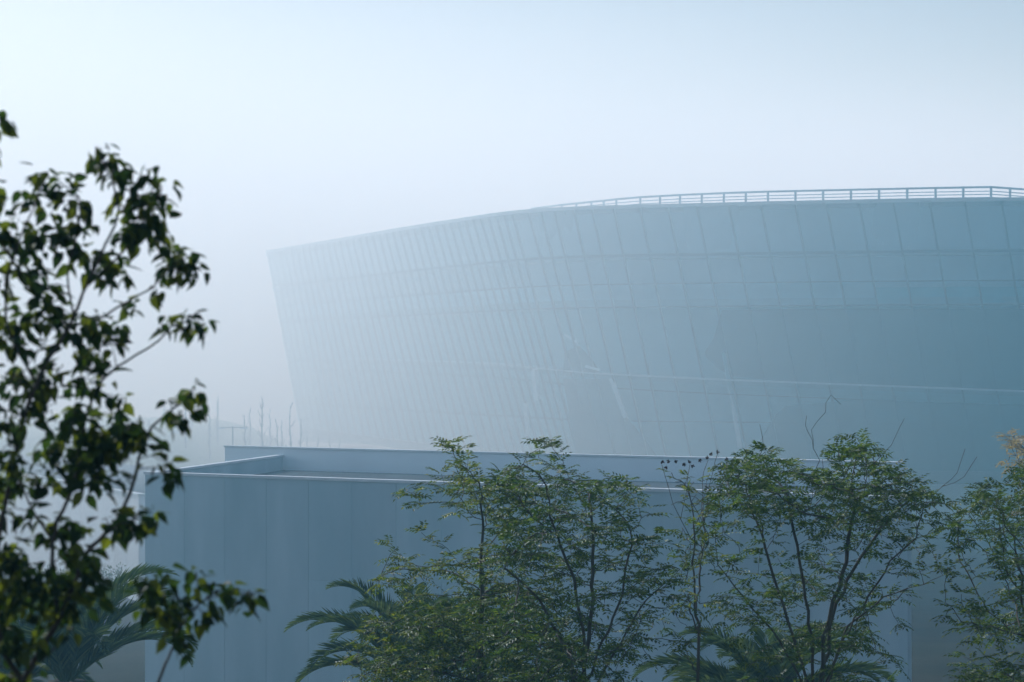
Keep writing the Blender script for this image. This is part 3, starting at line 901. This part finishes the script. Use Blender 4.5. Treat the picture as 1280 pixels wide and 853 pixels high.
# ------------------------------------------------------------------ fog
m, nt, out = newmat('fog_volume')
tc = nt.nodes.new('ShaderNodeNewGeometry')
sep = nt.nodes.new('ShaderNodeSeparateXYZ'); nt.links.new(tc.outputs['Position'], sep.inputs[0])
def math_(op, a, b=None, c=None):
    x = nt.nodes.new('ShaderNodeMath'); x.operation = op
    for k, v in enumerate((a, b, c)):
        if v is None: continue
        if isinstance(v, (int, float)): x.inputs[k].default_value = v
        else: nt.links.new(v, x.inputs[k])
    return x.outputs[0]
u = math_('MULTIPLY_ADD', sep.outputs[0], -1.5, sep.outputs[1])
mr = nt.nodes.new('ShaderNodeMapRange'); mr.interpolation_type = 'SMOOTHSTEP'
mr.inputs['From Min'].default_value = 90; mr.inputs['From Max'].default_value = 225
mr.inputs['To Min'].default_value = .0; mr.inputs['To Max'].default_value = .0122
nt.links.new(u, mr.inputs[0])
fz = nt.nodes.new('ShaderNodeTexNoise'); fz.inputs['Scale'].default_value = .017; fz.inputs['Detail'].default_value = 2
nt.links.new(tc.outputs['Position'], fz.inputs['Vector'])
fdens = math_('MULTIPLY', mr.outputs[0], math_('MULTIPLY_ADD', fz.outputs[0], 1.7, .15))
vs = nt.nodes.new('ShaderNodeVolumeScatter'); vs.inputs['Color'].default_value = (.978, .992, 1, 1); vs.inputs['Anisotropy'].default_value = .33
nt.links.new(fdens, vs.inputs['Density']); va = nt.nodes.new('ShaderNodeVolumeAbsorption'); va.inputs['Color'].default_value = vs.inputs['Color'].default_value
ad = nt.nodes.new('ShaderNodeAddShader'); nt.links.new(fdens, va.inputs['Density'])
nt.links.new(vs.outputs[0], ad.inputs[0]); nt.links.new(va.outputs[0], ad.inputs[1]); 
hz = nt.nodes.new('ShaderNodeVolumeScatter'); hz.inputs['Color'].default_value = (.34, .78, 1, 1); hz.inputs['Anisotropy'].default_value = .35; mh = nt.nodes.new('ShaderNodeMapRange'); mh.interpolation_type = 'SMOOTHSTEP'
mh.inputs['From Min'].default_value = 30; mh.inputs['From Max'].default_value = 130; mh.inputs['To Min'].default_value = .0008; mh.inputs['To Max'].default_value = .0031
nt.links.new(sep.outputs[1], mh.inputs[0]); nt.links.new(mh.outputs[0], hz.inputs['Density'])
ad2 = nt.nodes.new('ShaderNodeAddShader'); nt.links.new(ad.outputs[0], ad2.inputs[0]); nt.links.new(hz.outputs[0], ad2.inputs[1])
nt.links.new(ad2.outputs[0], out.inputs['Volume'])
FOG = m
mb = MB(); mb.box(-700, 700, -50, 1600, -1, 44)
fog = mb.build('fog', m); tag(fog, 'thick blue white morning fog over the whole place', kind='structure')

# ------------------------------------------------------------------ light, sky, camera
SUN_AZ = R(-38); SUN_EL = R(34)       # azimuth from +Y towards +X
w = bpy.data.worlds.new('World'); scene.world = w; w.use_nodes = True
nt = w.node_tree; nt.nodes.clear()
sky = nt.nodes.new('ShaderNodeTexSky'); sky.sky_type = 'NISHITA'; sky.sun_disc = False
sky.sun_elevation = SUN_EL; sky.sun_rotation = SUN_AZ
sky.dust_density = .6; sky.air_density = 1.3; sky.ozone_density = 2.5
bg = nt.nodes.new('ShaderNodeBackground'); bg.inputs[1].default_value = .094
wo = nt.nodes.new('ShaderNodeOutputWorld')
tn = nt.nodes.new('ShaderNodeMix'); tn.data_type = 'RGBA'; tn.blend_type = 'MULTIPLY'; tn.inputs[0].default_value = 1; tn.inputs[7].default_value = (.98, .92, 1.0, 1)
nt.links.new(sky.outputs[0], tn.inputs[6]); nt.links.new(tn.outputs[2], bg.inputs[0]); nt.links.new(bg.outputs[0], wo.inputs[0])
sl = bpy.data.lights.new('sun', 'SUN'); sl.energy = 4.8; sl.angle = R(.6); sl.color = (.86, .94, 1)
so = link(bpy.data.objects.new('sun', sl))
sd = Vector((math.sin(SUN_AZ) * math.cos(SUN_EL), math.cos(SUN_AZ) * math.cos(SUN_EL), math.sin(SUN_EL)))
so.rotation_euler = sd.to_track_quat('Z', 'Y').to_euler()
so.location = (0, 0, 100)

cam = bpy.data.cameras.new('camera'); cam.lens = 85; cam.sensor_width = 36; cam.clip_end = 6000; cam.clip_start = .1
cam.dof.use_dof = True; cam.dof.focus_distance = 58; cam.dof.aperture_fstop = 4.0
co = link(bpy.data.objects.new('camera', cam)); co.location = (0, 0, CZ)
co.rotation_euler = (R(90) + math.atan(23.5 / F), 0, 0)
scene.camera = co
scene.view_settings.view_transform = 'Standard'; scene.view_settings.look = 'None'; scene.view_settings.exposure = 0
cy = scene.cycles
cy.volume_bounces = 8; cy.max_bounces = 12; cy.transparent_max_bounces = 12; cy.volume_max_steps = 256
cy.use_denoising = True
scene.render.resolution_x = 1024; scene.render.resolution_y = 682
